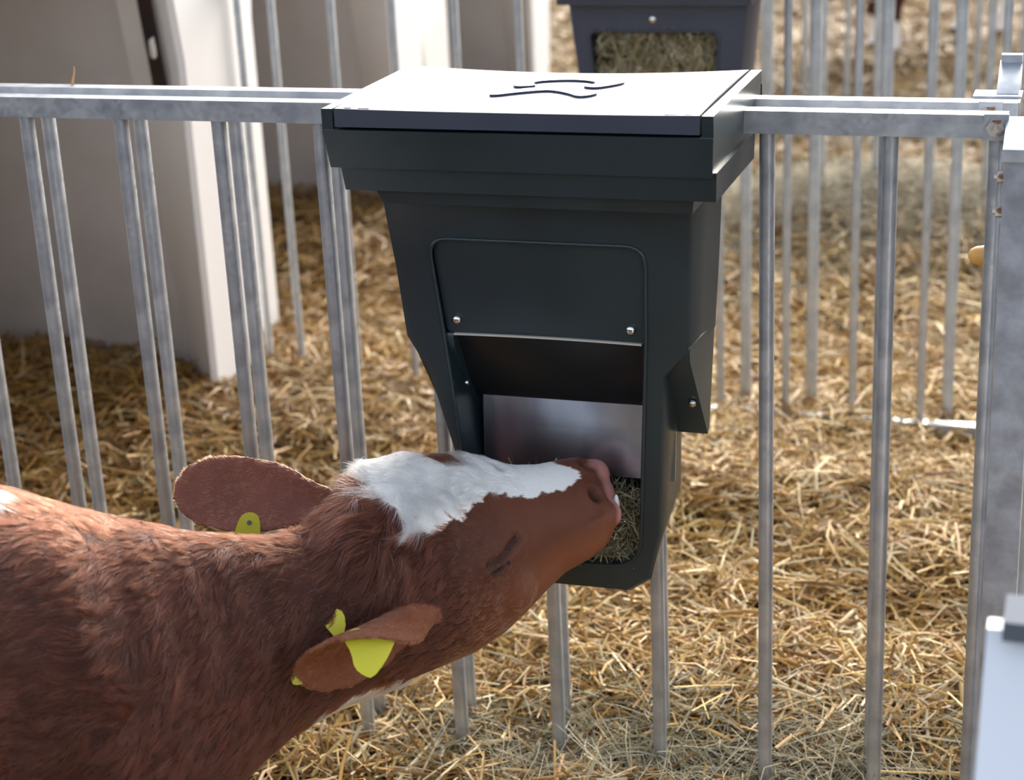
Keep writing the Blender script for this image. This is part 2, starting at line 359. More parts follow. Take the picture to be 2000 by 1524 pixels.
# inside: dark curved baffle, stainless plate, cavity back
prof = [(-.117, .717), (-.108, .700), (-.094, .672), (-.080, .645), (-.066, .622), (-.053, .604), (-.048, .600)]
bv = [(x, y, z) for y, z in prof for x in np.linspace(.672, .985, 8)]; k = 8
bf = [(i*k+j, i*k+j+1, (i+1)*k+j+1, (i+1)*k+j) for i in range(len(prof)-1) for j in range(k-1)]
prt(mesh_obj('baffle', bv, bf, M['black'], smooth=True))
prof = [(-.047, .603), (-.052, .560), (-.060, .497)]
bm = bmesh.new()
rw = [[bm.verts.new((x, y, z)) for x in (.709, .985)] for y, z in prof]+[[bm.verts.new((x, y+.0025, z)) for x in (.709, .985)] for y, z in prof[::-1]]
for i in range(len(rw)): bm.faces.new((rw[i][0], rw[i][1], rw[(i+1) % 6][1], rw[(i+1) % 6][0]))
bm.faces.new([r[0] for r in rw]); bm.faces.new([r[1] for r in rw][::-1])
o = prt(bm_obj('chute_plate', bm, M['steel'])); o['label'] = 'polished steel chute plate'
b = cyl('hinge_bolt', .004, .003, M['bolt'], dome=.002); b.rotation_euler = (0, math.radians(90), 0); b.location = (.703, -.098, .635); prt(b)
b = cyl('bolt', .0055, .003, M['bolt'], dome=.003); b.rotation_euler = (math.radians(126), 0, 0); b.location = (1.013, -.073, .619); prt(b); b['label'] = 'steel screw on the right shoulder'
# rim steps
def rim(name, xl, xr, z0, z1, y0, y1, tl=0, ty=0, bev=.005):
    bm = bmesh.new(); vs = add_box(bm, xl, xr, y0, y1, z0, z1)
    for q in vs[:4]: q.co.x += tl*(1 if q.co.x < .82 else -.3); 
    for q in (vs[0], vs[1]): q.co.y += ty
    return prt(bm_obj(name, bm, M['green'], smooth=True, bevel=bev, seg=3))
rim('rim_band', .5665, 1.0715, .955, 1.004, -.2025, .05, .006, .003, .007)
rim('rim_band', .583, 1.0735, .924, .960, -.193, .05, .0045, .002, .007)
rim('rim_band', .622, 1.0435, .905, .93, -.183, -.02, .012, .004, .009)
for xa, xb in ((.5655, .5805), (1.0575, 1.0715)):
    bm = bmesh.new(); vs = add_box(bm, xa, xb, -.2, .108, .998, 1.0305)
    prt(bm_obj('rim_cheek', bm, M['green'], smooth=True, bevel=.005, seg=3))
prt(box('rim_back', .5655, 1.0715, .100, .110, .97, 1.012, M['green']))
prt(wire('moulding_seam', [(.5675, -.2005, 1.0035), (.8, -.2012, 1.0030), (1.0708, -.2005, 1.0035)], .0006, M['edge'], None, closed=False))
# lid
nx_, ny_ = 24, 14; lv, lf = [], []
X0, X1, Y0, Y1 = .5835, 1.0548, -.2005, .106
def lz(u, t): return 1.0295+.003*math.sin(math.pi*t)-.006*math.sin(math.pi*u)*t+.0015*(abs(2*u-1))**3
for j in range(ny_+1):
    for i in range(nx_+1):
        u, t = i/nx_, j/ny_; x0 = X0+.0*t; lv.append((x0+(X1-x0)*u, Y0+(Y1-Y0)*t, lz(u, t)))
for j in range(ny_):
    for i in range(nx_): lf.append((j*(nx_+1)+i, j*(nx_+1)+i+1, (j+1)*(nx_+1)+i+1, (j+1)*(nx_+1)+i))
bd = [i for i in range(nx_+1)]+[j*(nx_+1)+nx_ for j in range(1, ny_+1)]+[ny_*(nx_+1)+i for i in range(nx_-1, -1, -1)]+[j*(nx_+1) for j in range(ny_-1, 0, -1)]
nb = len(lv); lv += [(lv[i][0], lv[i][1]-(.001 if lv[i][1] < -.19 else 0), 1.0078) for i in bd]
for q in range(len(bd)): lf.append((bd[q], nb+q, nb+(q+1) % len(bd), bd[(q+1) % len(bd)]))
bm = bmesh.new()
vs = [bm.verts.new(p) for p in lv]
for q in lf: bm.faces.new([vs[i] for i in q])
lid = prt(bm_obj('lid', bm, M['lid'], smooth=True)); lid['label'] = 'smooth navy lid shining white in the sky light'
lid.data.materials.append(M['navy'])
for p_ in lid.data.polygons:
    if abs(p_.normal.z) < .5: p_.material_index = 1
E1 = [(.754, -.101), (.767, -.105), (.792, -.082), (.822, -.063), (.838, -.068), (.859, -.084), (.875, -.103), (.888, -.1), (.896, -.086), (.896, -.079), (.873, -.062), (.846, -.048), (.826, -.044), (.798, -.046), (.778, -.069)]
E2 = [(.765, -.044), (.802, -.032), (.787, -.009), (.793, .008), (.816, .02), (.836, .022), (.857, .016), (.871, .002), (.874, -.014), (.86, -.031), (.882, -.042), (.896, -.028), (.908, -.009), (.911, .005), (.905, .016), (.884, .031), (.854, .043), (.821, .044), (.789, .036), (.769, .018)]
def smooth2(p, it=2):
    for _ in range(it):
        q = []
        for i in range(len(p)):
            a, b = np.array(p[i]), np.array(p[(i+1) % len(p)]); q += [tuple(.75*a+.25*b), tuple(.25*a+.75*b)]
        p = q
    return p
def lid_z(x, y): return lz((x-X0)/(X1-X0), (y-Y0)/(Y1-Y0))
for E_ in (E1, E2):
    poly = smooth2(E_, 2); bm = bmesh.new()
    A = [bm.verts.new((x, y, lid_z(x, y)-.001)) for x, y in poly]; B = [bm.verts.new((x, y, lid_z(x, y)+.0028)) for x, y in poly]
    n_ = len(poly)
    for tr in tessellate_polygon([[Vector((x, y, 0)) for x, y in poly]]): bm.faces.new([B[i] for i in tr])
    for i in range(n_): bm.faces.new((A[i], A[(i+1) % n_], B[(i+1) % n_], B[i]))
    o = bm_obj('emblem', bm, M['emblem']); o.parent = lid; o['label'] = 'raised curved emblem on the lid'
for x, wd in ((.600, .009), (.622, .014), (1.020, .017), (1.040, .008)):
    bm = bmesh.new(); add_box(bm, x-wd/2, x+wd/2, -.1965, -.193, lid_z(x, -.195)-.001, lid_z(x, -.195)+.0006)
    o = bm_obj('mould_mark', bm, M['navy']); o.parent = lid
hay_fill('feeder_hay', (.715, -.108, .39), (.945, -.034, .478), 2600, 'dry green-brown hay filling the trough of the big green feeder')

# small feeder on the middle fence, seen from its window side
FY = 1.30
F2 = empty('hay_feeder', (.635, FY+.08, .67), 'blurred dark navy hay feeder with a window full of hay, further back', 'feeder', 'plastic hay feeders')
def prt2(o): return into(o, F2)
fo = [(.448, .96), (.466, .80), (.478, .70), (.488, .67), (.785, .67), (.795, .70), (.806, .80), (.822, .96)]
v, f = loft([[(x+(.003 if x < .6 else -.003), FY, z) for x, z in fo], [(x, FY+.006, z) for x, z in fo], [(x, FY+.15, z) for x, z in fo]])
body2 = prt2(mesh_obj('hopper_body', v, f, M['navy'], F2, smooth=True))
win = rpoly([(.492, .8915), (.764, .8915), (.750, .70), (.508, .70)], [.018]*4)
cut = bmesh.new(); A = [cut.verts.new((x, FY-.05, z)) for x, z in win]; B = [cut.verts.new((x, FY+.13, z)) for x, z in win]
cut.faces.new(A); cut.faces.new(B[::-1])
for i in range(len(win)): cut.faces.new((A[i], A[(i+1) % len(win)], B[(i+1) % len(win)], B[i]))
bm = bmesh.new(); bm.from_mesh(body2.data); bmesh.ops.recalc_face_normals(bm, faces=bm.faces); bm.to_mesh(body2.data); bm.free()
co = bm_obj('cutter', cut, M['navy']); bpy.context.view_layer.update(); boolean_cut(body2, co); into(body2, F2)
prt2(wire('window_bead', [(x, FY-.0005, z) for x, z in win], .003, M['navy'], None))
prt2(box('rim_band', .436, .834, FY-.035, FY+.22, .948, .985, M['navy'], bevel=.006)); prt2(box('rim_band', .404, .866, FY-.055, FY+.24, .97, 1.03, M['navy'], bevel=.006))
prt2(box('lid', .414, .856, FY-.055, FY+.24, 1.03, 1.045, M['lid'], bevel=.004))
b = cyl('bolt', .0075, .003, M['bolt'], dome=.004); b.rotation_euler = (math.radians(90), 0, 0); b.location = (.627, FY, .9155); prt2(b)
hay_fill('feeder_hay', (.505, FY+.003, .705), (.752, FY+.125, .895), 4200, 'hay seen through the window of the small blurred feeder', 1.5)  # hay colour lifted to make up for weak light inside the window

# ------------------------------------------------------------------ hutches
def hutch(name, xf, yc, label, group='white plastic calf hutches'):
    """tapered arch shell lying along -X, opening towards +X, with a wide moulded flange"""
    root = empty(name, (xf-.6, yc, 0), label, 'hutch', group)
    def arch(hw, ht, top, zb, x, k=9):
        hw, top = hw-.14, top-.14
        """from +y foot over the crown to -y foot"""
        pts = []
        for i in range(7): t = i/6; pts.append((x, hw+(top-hw)*t**1.1, zb+(ht*.62-zb)*t))
        for i in range(1, k): a = math.pi*i/k; pts.append((x, top*math.cos(a), ht*.62+ht*.38*math.sin(a)))
        for i in range(7): t = 1-i/6; pts.append((x, -(hw+(top-hw)*t**1.1), zb+(ht*.62-zb)*t))
        return pts
    # ring list: flange outer edge -> flange face -> opening edge -> reveal -> inside -> inside back
    # opening edge at +-.60, flange outer +-.88
    R_ = [arch(.79, 1.34, .66, -.05, xf-1.35), arch(.795, 1.46, .74, -.05, xf-.25), arch(.765, 1.52, .80, -.05, xf-.06), arch(.765, 1.56, .905, -.05, xf-.02), arch(.76, 1.55, .90, -.05, xf),
          arch(.61, 1.34, .61, -.05, xf+.0), arch(.60, 1.33, .60, -.05, xf-.012), arch(.775, 1.29, .635, -.05, xf-.15), arch(.785, 1.29, .65, -.05, xf-.20), arch(.77, 1.30, .60, -.05, xf-1.30)]
    n = len(R_[0]); v = [p for r in R_ for p in r]; f = []
    for i in range(7):
        for j in range(n-1): a = i*n+j; f.append((a, a+1, a+1+n, a+n))
    f.append(tuple(range(n)))
    f2 = [(i*n+j, i*n+j+1, (i+1)*n+j+1, (i+1)*n+j) for i in (0, 1) for j in range(n-1)]+[tuple(2*n+j for j in range(n))[::-1]]
    o = mesh_obj('inner_shell', [(x-root.location.x, y, z) for x, y, z in v[7*n:]], f2, M['hutch_in'], root, smooth=True); sharp(o, 28); o['label'] = 'grey-brown inside wall with its shade put into the colour'
    o = mesh_obj('shell', [(x-root.location.x, y, z) for x, y, z in v], f, M['hutch'], root, smooth=True); sharp(o, 28)
    # dark latch strap fixed to the far reveal; an added white oblong stands for its bright slot
    xm = .6-.058
    def ry(z): full = -.14+.775+(.635-.775)*min(1, max(0, (z+.05)/.85)); return .46+.28*(full-.46)
    za, zb = .765, 1.30; w_ = .021
    sv = []
    for z, lean in ((za, 0), ((za+zb)/2, .004), (zb, .0)):
        y = ry(z)-.012-max(0, z-.80)*.16
        for dx, dy in ((-w_, 0), (w_, .0), (w_, -.006), (-w_, -.006)): sv.append((xm+dx, y+dy-dx*.35, z))
    sf = [(0, 1, 2, 3), (8, 11, 10, 9)]+[(4*i+j, 4*i+4+j, 4*i+4+(j+1) % 4, 4*i+(j+1) % 4) for i in range(2) for j in range(4)]
    st = mesh_obj('latch_strap', sv, sf, M['strap'], root); st['label'] = 'dark rusty latch strap'
    zt = .872; pr = rrect(-.011, .011, -.030, .030, .0108, 4); y = ry(zt)-.0185-max(0, zt-.80)*.16
    v, f = loft([[(xm+a_, y-.001-a_*.35, zt+b_) for a_, b_ in pr], [(xm+a_*.8, y-.004-a_*.35, zt+b_*.95) for a_, b_ in pr]])
    tg = mesh_obj('slot_fill', v, f, M['slot'], st, smooth=True); tg['label'] = 'added white oblong for the bright slot'
    return root
H1 = hutch('calf_hutch', -.40, .76, 'nearest white plastic calf hutch with a dark latch strap, left')
H2 = hutch('calf_hutch', -.55, 2.34, 'second white plastic calf hutch, behind the nearest one')
H3 = hutch('calf_hutch', -.60, 3.88, 'third white plastic calf hutch, farthest of the row')
# ------------------------------------------------------------------ gate post and fittings on the right
GP = empty('gate_post', (1.42, -.05, 0), 'weathered galvanised gate post with sloping white-shining cap at the right edge', 'post')
def pg(o): return into(o, GP)
pg(box('post_tube', 1.399, 1.441, -.066, -.02, -.05, .962, M['galv_post'], bevel=.003))
pg(prism('cap_plate', [(-.070, .966), (-.070, .970), (-.012, .997), (-.004, .997), (-.004, .966)], 'x', 1.397, 1.443, M['galv'], bevel=.001))
pg(box('cap_lip', 1.3965, 1.4435, -.0715, -.064, .955, .967, M['galv'], bevel=.002))
def hexnut(name, r, h, m):
    o = cyl(name, r, h, m, n=6); c = cyl('stud', r*.5, h*1.45, M['nut'], n=14); c.parent = o; sharp(o, 30); return o
for z in (.931, .888):
    nu = hexnut('nut', .0075, .008, M['nut']); nu.rotation_euler = (0, math.radians(-90), 0); nu.location = (1.399, -.05, z); pg(nu); nu['label'] = 'rusty side nut'
def clamp(Y, zc, xc, label):
    r = empty('clamp_bracket', (xc, Y, zc-.016), label, 'bracket')
    into(box('plate', xc-.0145, xc+.0155, Y-.004, Y, zc-.0165, zc+.0165, M['galv'], bevel=.001), r)
    nu = hexnut('nut', .0115, .006, M['nut']); nu.rotation_euler = (math.radians(90), 0, 0); nu.location = (xc, Y-.004, zc); into(nu, r); nu['label'] = 'rusty hex nut'
    return r
clamp(-.013, .9855, 1.3845, 'steel clamp plate with rusty hex nut on the near top rail')
clamp(.078-.013, .9855, 1.372, 'steel clamp plate with hex nut on the rear top rail')
GQ = empty('gate_post', (1.39, .13, 0), 'second galvanised post with bright cap standing behind the rear top rail', 'post')
def pq(o): return into(o, GQ)
pq(box('post_tube', 1.379, 1.405, .118, .16, -.05, .99, M['galv'], bevel=.003))
pq(prism('cap_plate', [(.105, 1.000), (.105, 1.004), (.160, 1.036), (.168, 1.036), (.168, 1.0)], 'x', 1.376, 1.404, M['galv'], bevel=.001))
pq(box('cap_lip', 1.3775, 1.404, .158, .172, 1.032, 1.045, M['galv'], bevel=.002)); pq(box('top_plate', 1.348, 1.408, .093, .135, .9995, 1.003, M['galv'], bevel=.001))
# pen gate running away along the right
GT = empty('pen_gate', (1.44, .2, 0), 'galvanised pen gate running away along the right edge', 'gate')
into(box('top_rail', 1.43, 1.456, .17, 1.42, .97, 1.0, M['galv_far']), GT); into(box('bottom_rail', 1.43, 1.456, .17, 1.42, -.03, 0, M['galv_far']), GT)
b0 = None
for i in range(9):
    if b0 is None: b0 = tube_bar('bar', .0195, -.03, .975, M['galv_far'], None); b = b0
    else: b = b0.copy(); COL.objects.link(b)
    b.location = (1.443, .185+.152*i, 0); into(b, GT)
# rubber teat pushed through behind the post
v, f = loft([[(x, r*math.cos(a), r*math.sin(a)) for a in np.linspace(0, 2*math.pi, 18, endpoint=False)] for x, r in ((.080, .020), (.07, .021), (.062, .0135), (.04, .0130), (.015, .0136), (.004, .0125), (-.003, .0095), (-.0065, .005), (-.0072, .0015))])
tt = mesh_obj('feeding_teat', v, f, M['teat'], smooth=True); tt.location = (1.3535, .15, .7745); tt.rotation_euler = (0, math.radians(-4), 0)
tag(tt, 'amber rubber feeding teat poking out beside the gate post', 'teat')
# white box close to the camera
WB = empty('white_box', (1.50, -.92, 0), 'out-of-focus white plastic box with grey cap close to the camera, lower right', 'box')
def pw(o): return into(o, WB)
pw(prism('box_body', [(-.885, -.05), (-.885, .755), (-.905, .755), (-1.06, .56), (-1.06, -.05)], 'x', 1.449, 1.60, M['white'], bevel=.008)); pw(box('cap', 1.462, 1.607, -.925, -.872, .755, .772, M['cap'], bevel=.006))  # front sloped upward so the white face catches more sky light
# ------------------------------------------------------------------ calf
def unit(v): v = np.asarray(v, float); return v/np.linalg.norm(v)
# head and neck sections: dorsal-side and throat-side outline points in the frame, depth, half width, half height, roll towards the camera, egg
HR = [((1180, 928), (1203, 1008), 2.452, 1.0, .80, 50, .0), ((1160, 906), (1199, 1040), 2.446, 1.0, .80, 50, .0), ((1130, 893), (1182, 1068), 2.440, 1.0, .82, 50, .0),
      ((1095, 897), (1147, 1094), 2.432, 1.0, .90, 50, .05), ((1050, 907), (1106, 1118), 2.424, .92, 1.0, 50, .08), ((1005, 908), (1070, 1152), 2.412, .95, 1.0, 50, .12),
      ((955, 899), (1030, 1194), 2.400, 1.0, 1.0, 50, .16), ((905, 889), (985, 1237), 2.386, 1.0, 1.05, 50, .2), ((850, 884), (930, 1277), 2.368, 1.0, 1.15, 48, .2),
      ((790, 888), (862, 1306), 2.348, .98, 1.2, 46, .15), ((735, 902), (800, 1334), 2.325, .92, 1.2, 43, .1), ((688, 932), (745, 1356), 2.302, .85, 1.2, 40, .05),
      ((652, 980), (692, 1378), 2.280, .78, 1.15, 37, 0), ((608, 1030), (636, 1404), 2.258, .74, 1.1, 34, -.05), ((540, 1042), (578, 1438), 2.232, .72, 1.1, 30, -.05),
      ((455, 1044), (528, 1480), 2.206, .72, 1.1, 27, -.08), ((370, 1037), (480, 1528), 2.182, .72, 1.1, 24, -.08), ((280, 1022), (425, 1578), 2.157, .74, 1.1, 22, -.08),
      ((190, 1003), (370, 1620), 2.134, .76, 1.1, 20, -.05), ((100, 980), (300, 1655), 2.112, .80, 1.1, 20, 0)]
NP = 40
PH = np.linspace(0, 2*np.pi, NP, endpoint=False)
def section(W, H, egg, p=2.25):
    l = W*np.sign(np.sin(PH))*np.abs(np.sin(PH))**(2/p); n = H*np.sign(np.cos(PH))*np.abs(np.cos(PH))**(2/p)
    return l*(1+egg*np.cos(PH)), n
RG = []          # centre, lateral, dorsal, W, H, points
for T, B, d, W, H, th, egg in HR:
    t3, b3 = P(*T, d), P(*B, d); e1 = unit(b3-t3); ec = unit(CC-(t3+b3)/2); ec = unit(ec-e1*(ec@e1)); th = math.radians(th)
    dn = -math.cos(th)*e1+math.sin(th)*ec; lt = math.sin(th)*e1+math.cos(th)*ec
    l, n_ = section(W, H, egg); pr = l*(lt@e1)+n_*(dn@e1); lo, hi = pr.min(), pr.max()
    sc = np.linalg.norm(b3-t3)/(hi-lo); c = (t3+b3)/2-e1*(lo+hi)/2*sc
    RG.append([c, lt, dn, W*sc, H*sc, c+np.outer(l*sc, lt)+np.outer(n_*sc, dn)])
c0 = RG[-1][0].copy(); BD = unit((-.84, -.54, 0)); LT = unit(np.cross((0, 0, 1), BD)); LT = LT if LT@(CC-c0) > 0 else -LT
for t, z, W, H in ((.13, .500, .158, .215), (.26, .520, .172, .218), (.40, .525, .190, .215), (.54, .525, .200, .212), (.68, .545, .180, .205), (.80, .570, .150, .175), (.87, .59, .105, .125), (.905, .61, .05, .07)):
    c = np.array([*(c0+BD*t)[:2], z]); dn = np.array([0, 0, 1.0]); l, n_ = section(W, H, 0)
    RG.append([c, LT, dn, W, H, c+np.outer(l, LT)+np.outer(n_, dn)])
fwd0 = unit(RG[0][0]-RG[1][0]); tip = [RG[0][0]+fwd0*.007+(q-RG[0][0])*.62 for q in RG[0][5]]; tip2 = [RG[0][0]+fwd0*.010+(q-RG[0][0])*.25 for q in RG[0][5]]
v, f = loft([[tuple(q) for q in r] for r in [tip2, tip]+[g_[5] for g_ in RG]])
parts = [(v, f)]
def tubem(path, n=14):
    """path: (point, radius); round tube with frames from the path"""
    pts = [np.array(p) for p, r in path]; rg = []
    for i, (p, r) in enumerate(path):
        d = unit(pts[min(i+1, len(pts)-1)]-pts[max(i-1, 0)]); a = unit(np.cross(d, (.3, .9, .1))); b = np.cross(d, a)
        rg.append([tuple(pts[i]+r*(math.cos(t)*a+math.sin(t)*b)) for t in np.linspace(0, 2*np.pi, n, endpoint=False)])
    return loft(rg)
def bp(t, lat, z, fw=0): q = c0+BD*(t-fw)+LT*lat; return (q[0], q[1], z)
for sd_ in (1, -1):
    dx = .03*sd_
    parts.append(tubem([(bp(.10+dx, .085*sd_, .52), .085), (bp(.11+dx, .10*sd_, .40), .062), (bp(.115+dx, .098*sd_, .32), .043), (bp(.11+dx, .095*sd_, .24), .030), (bp(.10+dx, .094*sd_, .20), .032), (bp(.105+dx, .094*sd_, .13), .021), (bp(.108+dx, .094*sd_, .075), .025), (bp(.095+dx, .094*sd_, .040), .024), (bp(.085+dx, .094*sd_, .02), .030), (bp(.083+dx, .094*sd_, -.012), .033)]))
    parts.append(tubem([(bp(.68-dx, .09*sd_, .56), .11), (bp(.66-dx, .115*sd_, .46), .088), (bp(.66-dx, .115*sd_, .37), .06), (bp(.72-dx, .10*sd_, .29), .036), (bp(.755-dx, .095*sd_, .235), .031), (bp(.735-dx, .094*sd_, .15), .023), (bp(.725-dx, .094*sd_, .08), .026), (bp(.705-dx, .094*sd_, .045), .025), (bp(.695-dx, .094*sd_, .02), .031), (bp(.69-dx, .094*sd_, -.012), .034)]))
parts.append(tubem([(bp(.84, 0, .68), .03), (bp(.90, 0, .66), .024), (bp(.94, .005, .57), .017), (bp(.95, .01, .42), .014), (bp(.955, .012, .30), .022), (bp(.955, .012, .22), .012)], 10))
def ear(base, tipp, nrm, wmax, cup, droop=0, thick=.0075, nu=28, nv=22, wbase=.42, roll=0.0, sink=0.0):
    base, tipp = np.array(base), np.array(tipp); ax = tipp-base; L = np.linalg.norm(ax); ax = ax/L
    nr = unit(nrm-ax*(np.dot(nrm, ax))); sd2 = np.cross(ax, nr); up = 1 if sd2@RC[1] < 0 else -1
    us = np.linspace(0, 1, nu); wu = np.interp(us, [0, .12, .35, .6, .8, .93, 1], [wbase, max(.55, wbase), max(.9, wbase), 1.0, .88, .60, .16])*wmax
    al = np.interp(us, [0, .25, .6, 1], [cup*1.9, cup*1.35, cup, cup*.6])
    mid = np.zeros((nu, nv, 3)); nm = np.zeros((nu, nv, 3))
    for i, u in enumerate(us):
        a = np.linspace(-1, 1, nv)*al[i]; r = wu[i]/al[i]
        a = np.where(a*up > 0, a*(1+roll*math.sin(min(1, (1-u)*1.6)*math.pi/2)), a)
        mid[i] = base+ax*L*u-nr*sink*(1-u)**2.5-nr*droop*math.sin(u*math.pi/2)**2+np.outer(r*np.sin(a), sd2)+np.outer(r*(1-np.cos(a)), nr)
        nm[i] = np.outer(-np.sin(a), sd2)+np.outer(np.cos(a), nr)
    th = thick*np.interp(us, [0, .5, 1], [1.3, 1, .75])[:, None, None]/2
    A = (mid+nm*th).reshape(-1, 3); Bk = (mid-nm*th).reshape(-1, 3); N = nu*nv; f = []
    for i in range(nu-1):
        for j in range(nv-1):
            a = i*nv+j; f.append((a, a+nv, a+nv+1, a+1)); f.append((N+a, N+a+1, N+a+nv+1, N+a+nv))
    for i in range(nu-1):
        a = i*nv; f.append((a, N+a, N+a+nv, a+nv)); a = i*nv+nv-1; f.append((a, a+nv, N+a+nv, N+a))
    for j in range(nv-1):
        f.append((j, j+1, N+j+1, N+j)); a = (nu-1)*nv+j; f.append((a, N+a, N+a+1, a+1))
    return [tuple(p) for p in np.concatenate([A, Bk])], f, mid.reshape(-1, 3), ax
def vdir(ix, iy, toward):            # image right, image down, towards the viewer
    return ix*RC[0]+iy*RC[1]-toward*RC[2]
EN = ear(P(848, 1203, 2.238), P(573, 1304, 2.115), vdir(-.30, .52, .80), .060, .85, droop=.0, wbase=.52, roll=.9, sink=.03)
EF = ear(P(655, 990, 2.37), P(334, 952, 2.405), vdir(.0, -.25, 1), .056, .55, droop=.008)
parts += [EN[:2], EF[:2]]
# brows and cheeks
def blob(c, r, axes=None, n=12):
    v = []; f = []
    A = np.eye(3) if axes is None else np.array(axes)
    for i in range(n+1):
        for j in range(2*n):
            a, b = math.pi*i/n, math.pi*j/n; q = np.array([r[0]*math.sin(a)*math.cos(b), r[1]*math.sin(a)*math.sin(b), r[2]*math.cos(a)]); v.append(tuple(np.array(c)+q@A))
    for i in range(n):
        for j in range(2*n): f.append((i*2*n+j, i*2*n+(j+1) % (2*n), (i+1)*2*n+(j+1) % (2*n), (i+1)*2*n+j))
    return v, f
def on_head(s, ang, k):
    """point on section s (fractional), angle from dorsal towards the near side, k times the radius"""
    i = min(int(s), len(RG)-2); t = s-i; q = []
    for g_ in (RG[i], RG[i+1]):
        c_, lt_, dn_, W_, H_ = g_[:5]; q.append(c_+k*(lt_*W_*math.sin(ang)+dn_*H_*math.cos(ang)))
    return q[0]*(1-t)+q[1]*t
for sg in (1, -1):
    parts.append(blob(on_head(6.3, sg*1.36, .80), (.034, .032, .034)))
    parts.append(blob(on_head(1.2, sg*1.2, .70), (.022, .022, .022)))
bm = bmesh.new()
for v, f in parts:
    vs = [bm.verts.new(p) for p in v]
    for q in f:
        q = [vs[i] for i in q]
        if len(set(q)) > 2:
            try: bm.faces.new(q)
            except ValueError: pass
bmesh.ops.remove_doubles(bm, verts=bm.verts, dist=1e-6)
bmesh.ops.recalc_face_normals(bm, faces=bm.faces)
cm = bpy.data.meshes.new('body'); bm.to_mesh(cm); bm.free()
cb = bpy.data.objects.new('body', cm); COL.objects.link(cb)
md = cb.modifiers.new('r', 'REMESH'); md.mode = 'VOXEL'; md.voxel_size = .0042; md.use_smooth_shade = True
md = cb.modifiers.new('s', 'SMOOTH'); md.factor = .5; md.iterations = 14
bpy.context.view_layer.update(); dg = bpy.context.evaluated_depsgraph_get()
me = bpy.data.meshes.new_from_object(cb.evaluated_get(dg)); cb.modifiers.clear(); cb.data = me; bpy.data.meshes.remove(cm); me.name = 'body'
nvt = len(me.vertices); V = np.empty(nvt*3, np.float32); me.vertices.foreach_get('co', V); V = V.reshape(-1, 3).astype(float)
def normals():
    N_ = np.empty(nvt*3, np.float32); me.vertex_normals.foreach_get('vector', N_); return N_.reshape(-1, 3).astype(float)
N = normals()
def px(p): q = (p-CC) @ RC.T; return np.stack([1000+FPX*q[:, 0]/q[:, 2], 762+FPX*q[:, 1]/q[:, 2]], -1)
VX = px(V); facing = np.einsum('ij,ij->i', N, CC-V) > 0
# spine parameters of every vertex: section number, signed angle from the dorsal line (+ near side), spine direction
def spine(pts):
    best = np.full(len(pts), 1e9); s = np.zeros(len(pts)); ang = np.zeros(len(pts)); ax = np.zeros((len(pts), 3)); vent = np.zeros((len(pts), 3))
    for i in range(len(RG)-1):
        a, b = RG[i], RG[i+1]; d = b[0]-a[0]; L2 = d@d; t = np.clip(((pts-a[0])@d)/L2, 0, 1)
        q = pts-(a[0]+t[:, None]*d); ds = np.einsum('ij,ij->i', q, q); m_ = ds < best
        lt_ = a[1]*(1-t)[:, None]+b[1]*t[:, None]; dn_ = a[2]*(1-t)[:, None]+b[2]*t[:, None]
        W_ = a[3]*(1-t)+b[3]*t; H_ = a[4]*(1-t)+b[4]*t
        an = np.arctan2(np.einsum('ij,ij->i', q, lt_)/W_, np.einsum('ij,ij->i', q, dn_)/H_)
        best[m_] = ds[m_]; s[m_] = (i+t)[m_]; ang[m_] = an[m_]; ax[m_] = d/math.sqrt(L2); vent[m_] = -dn_[m_]
    return s, ang, ax, vent
def near_vert(x, y):
    d = (VX[:, 0]-x)**2+(VX[:, 1]-y)**2+np.where(facing, 0, 1e6); k = np.argsort(d)[:40]
    return k[np.argmin(np.linalg.norm(V[k]-CC, axis=1))]
from mathutils.kdtree import KDTree
kd = KDTree(len(EN[2])+len(EF[2]))
for i, p in enumerate(np.concatenate([EN[2], EF[2]])): kd.insert(p, i)
kd.balance()
eard = np.full(nvt, 9.0); earw = np.zeros(nvt, int)
cand = np.where((np.abs(VX[:, 0]-600) < 330) & (np.abs(VX[:, 1]-1120) < 300))[0]
for i in cand:
    _, j, d = kd.find(V[i]); eard[i] = d; earw[i] = 0 if j < len(EN[2]) else 1
s_, an_, ax_, ve_ = spine(V)
isear = (eard < .0075)
# eye: closed lids, a groove between two soft folds
def carve(curve_px, depth, width, bulge, mirror=True):
    ks = [near_vert(*p) for p in curve_px]; cur = V[ks]
    sets = [cur]
    if mirror:
        g_ = RG[6]; sets.append(cur-2*np.outer((cur-g_[0])@g_[1], g_[1]))
    tot = np.zeros(nvt)
    for cu_ in sets:
        d = np.full(nvt, 9.0)
        for a, b in zip(cu_[:-1], cu_[1:]):
            e = b-a; t = np.clip(((V-a)@e)/(e@e), 0, 1); d = np.minimum(d, np.linalg.norm(V-(a+t[:, None]*e), axis=1))
        V[:] += N*(-depth*np.exp(-(d/width)**2)+bulge*np.exp(-((d-2.6*width)/(1.6*width))**2))[:, None]
        tot = np.maximum(tot, np.exp(-(d/(width*.95))**2))
    return tot
EYE = [(1026, 1040), (1012, 1064), (999, 1086), (986, 1102), (970, 1110)]
eyeline = carve(EYE, .0085, .0042, .0022)
carve([(1028, 1022), (1016, 1045)], .003, .005, .0)
k = near_vert(1170, 960); g_ = RG[1]; nost = np.zeros(nvt)
for c_ in (V[k].copy(), V[k]-2*((V[k]-g_[0])@g_[1])*g_[1]):
    d = np.linalg.norm(V-c_, axis=1); V += N*(-.018*np.exp(-(d/.0085)**2)+.0035*np.exp(-((d-.014)/.006)**2))[:, None]; nost = np.maximum(nost, np.exp(-(d/.0085)**2))
mouth = carve([(1201, 1012), (1186, 1018), (1168, 1030)], .0015, .003, .0005)*.5
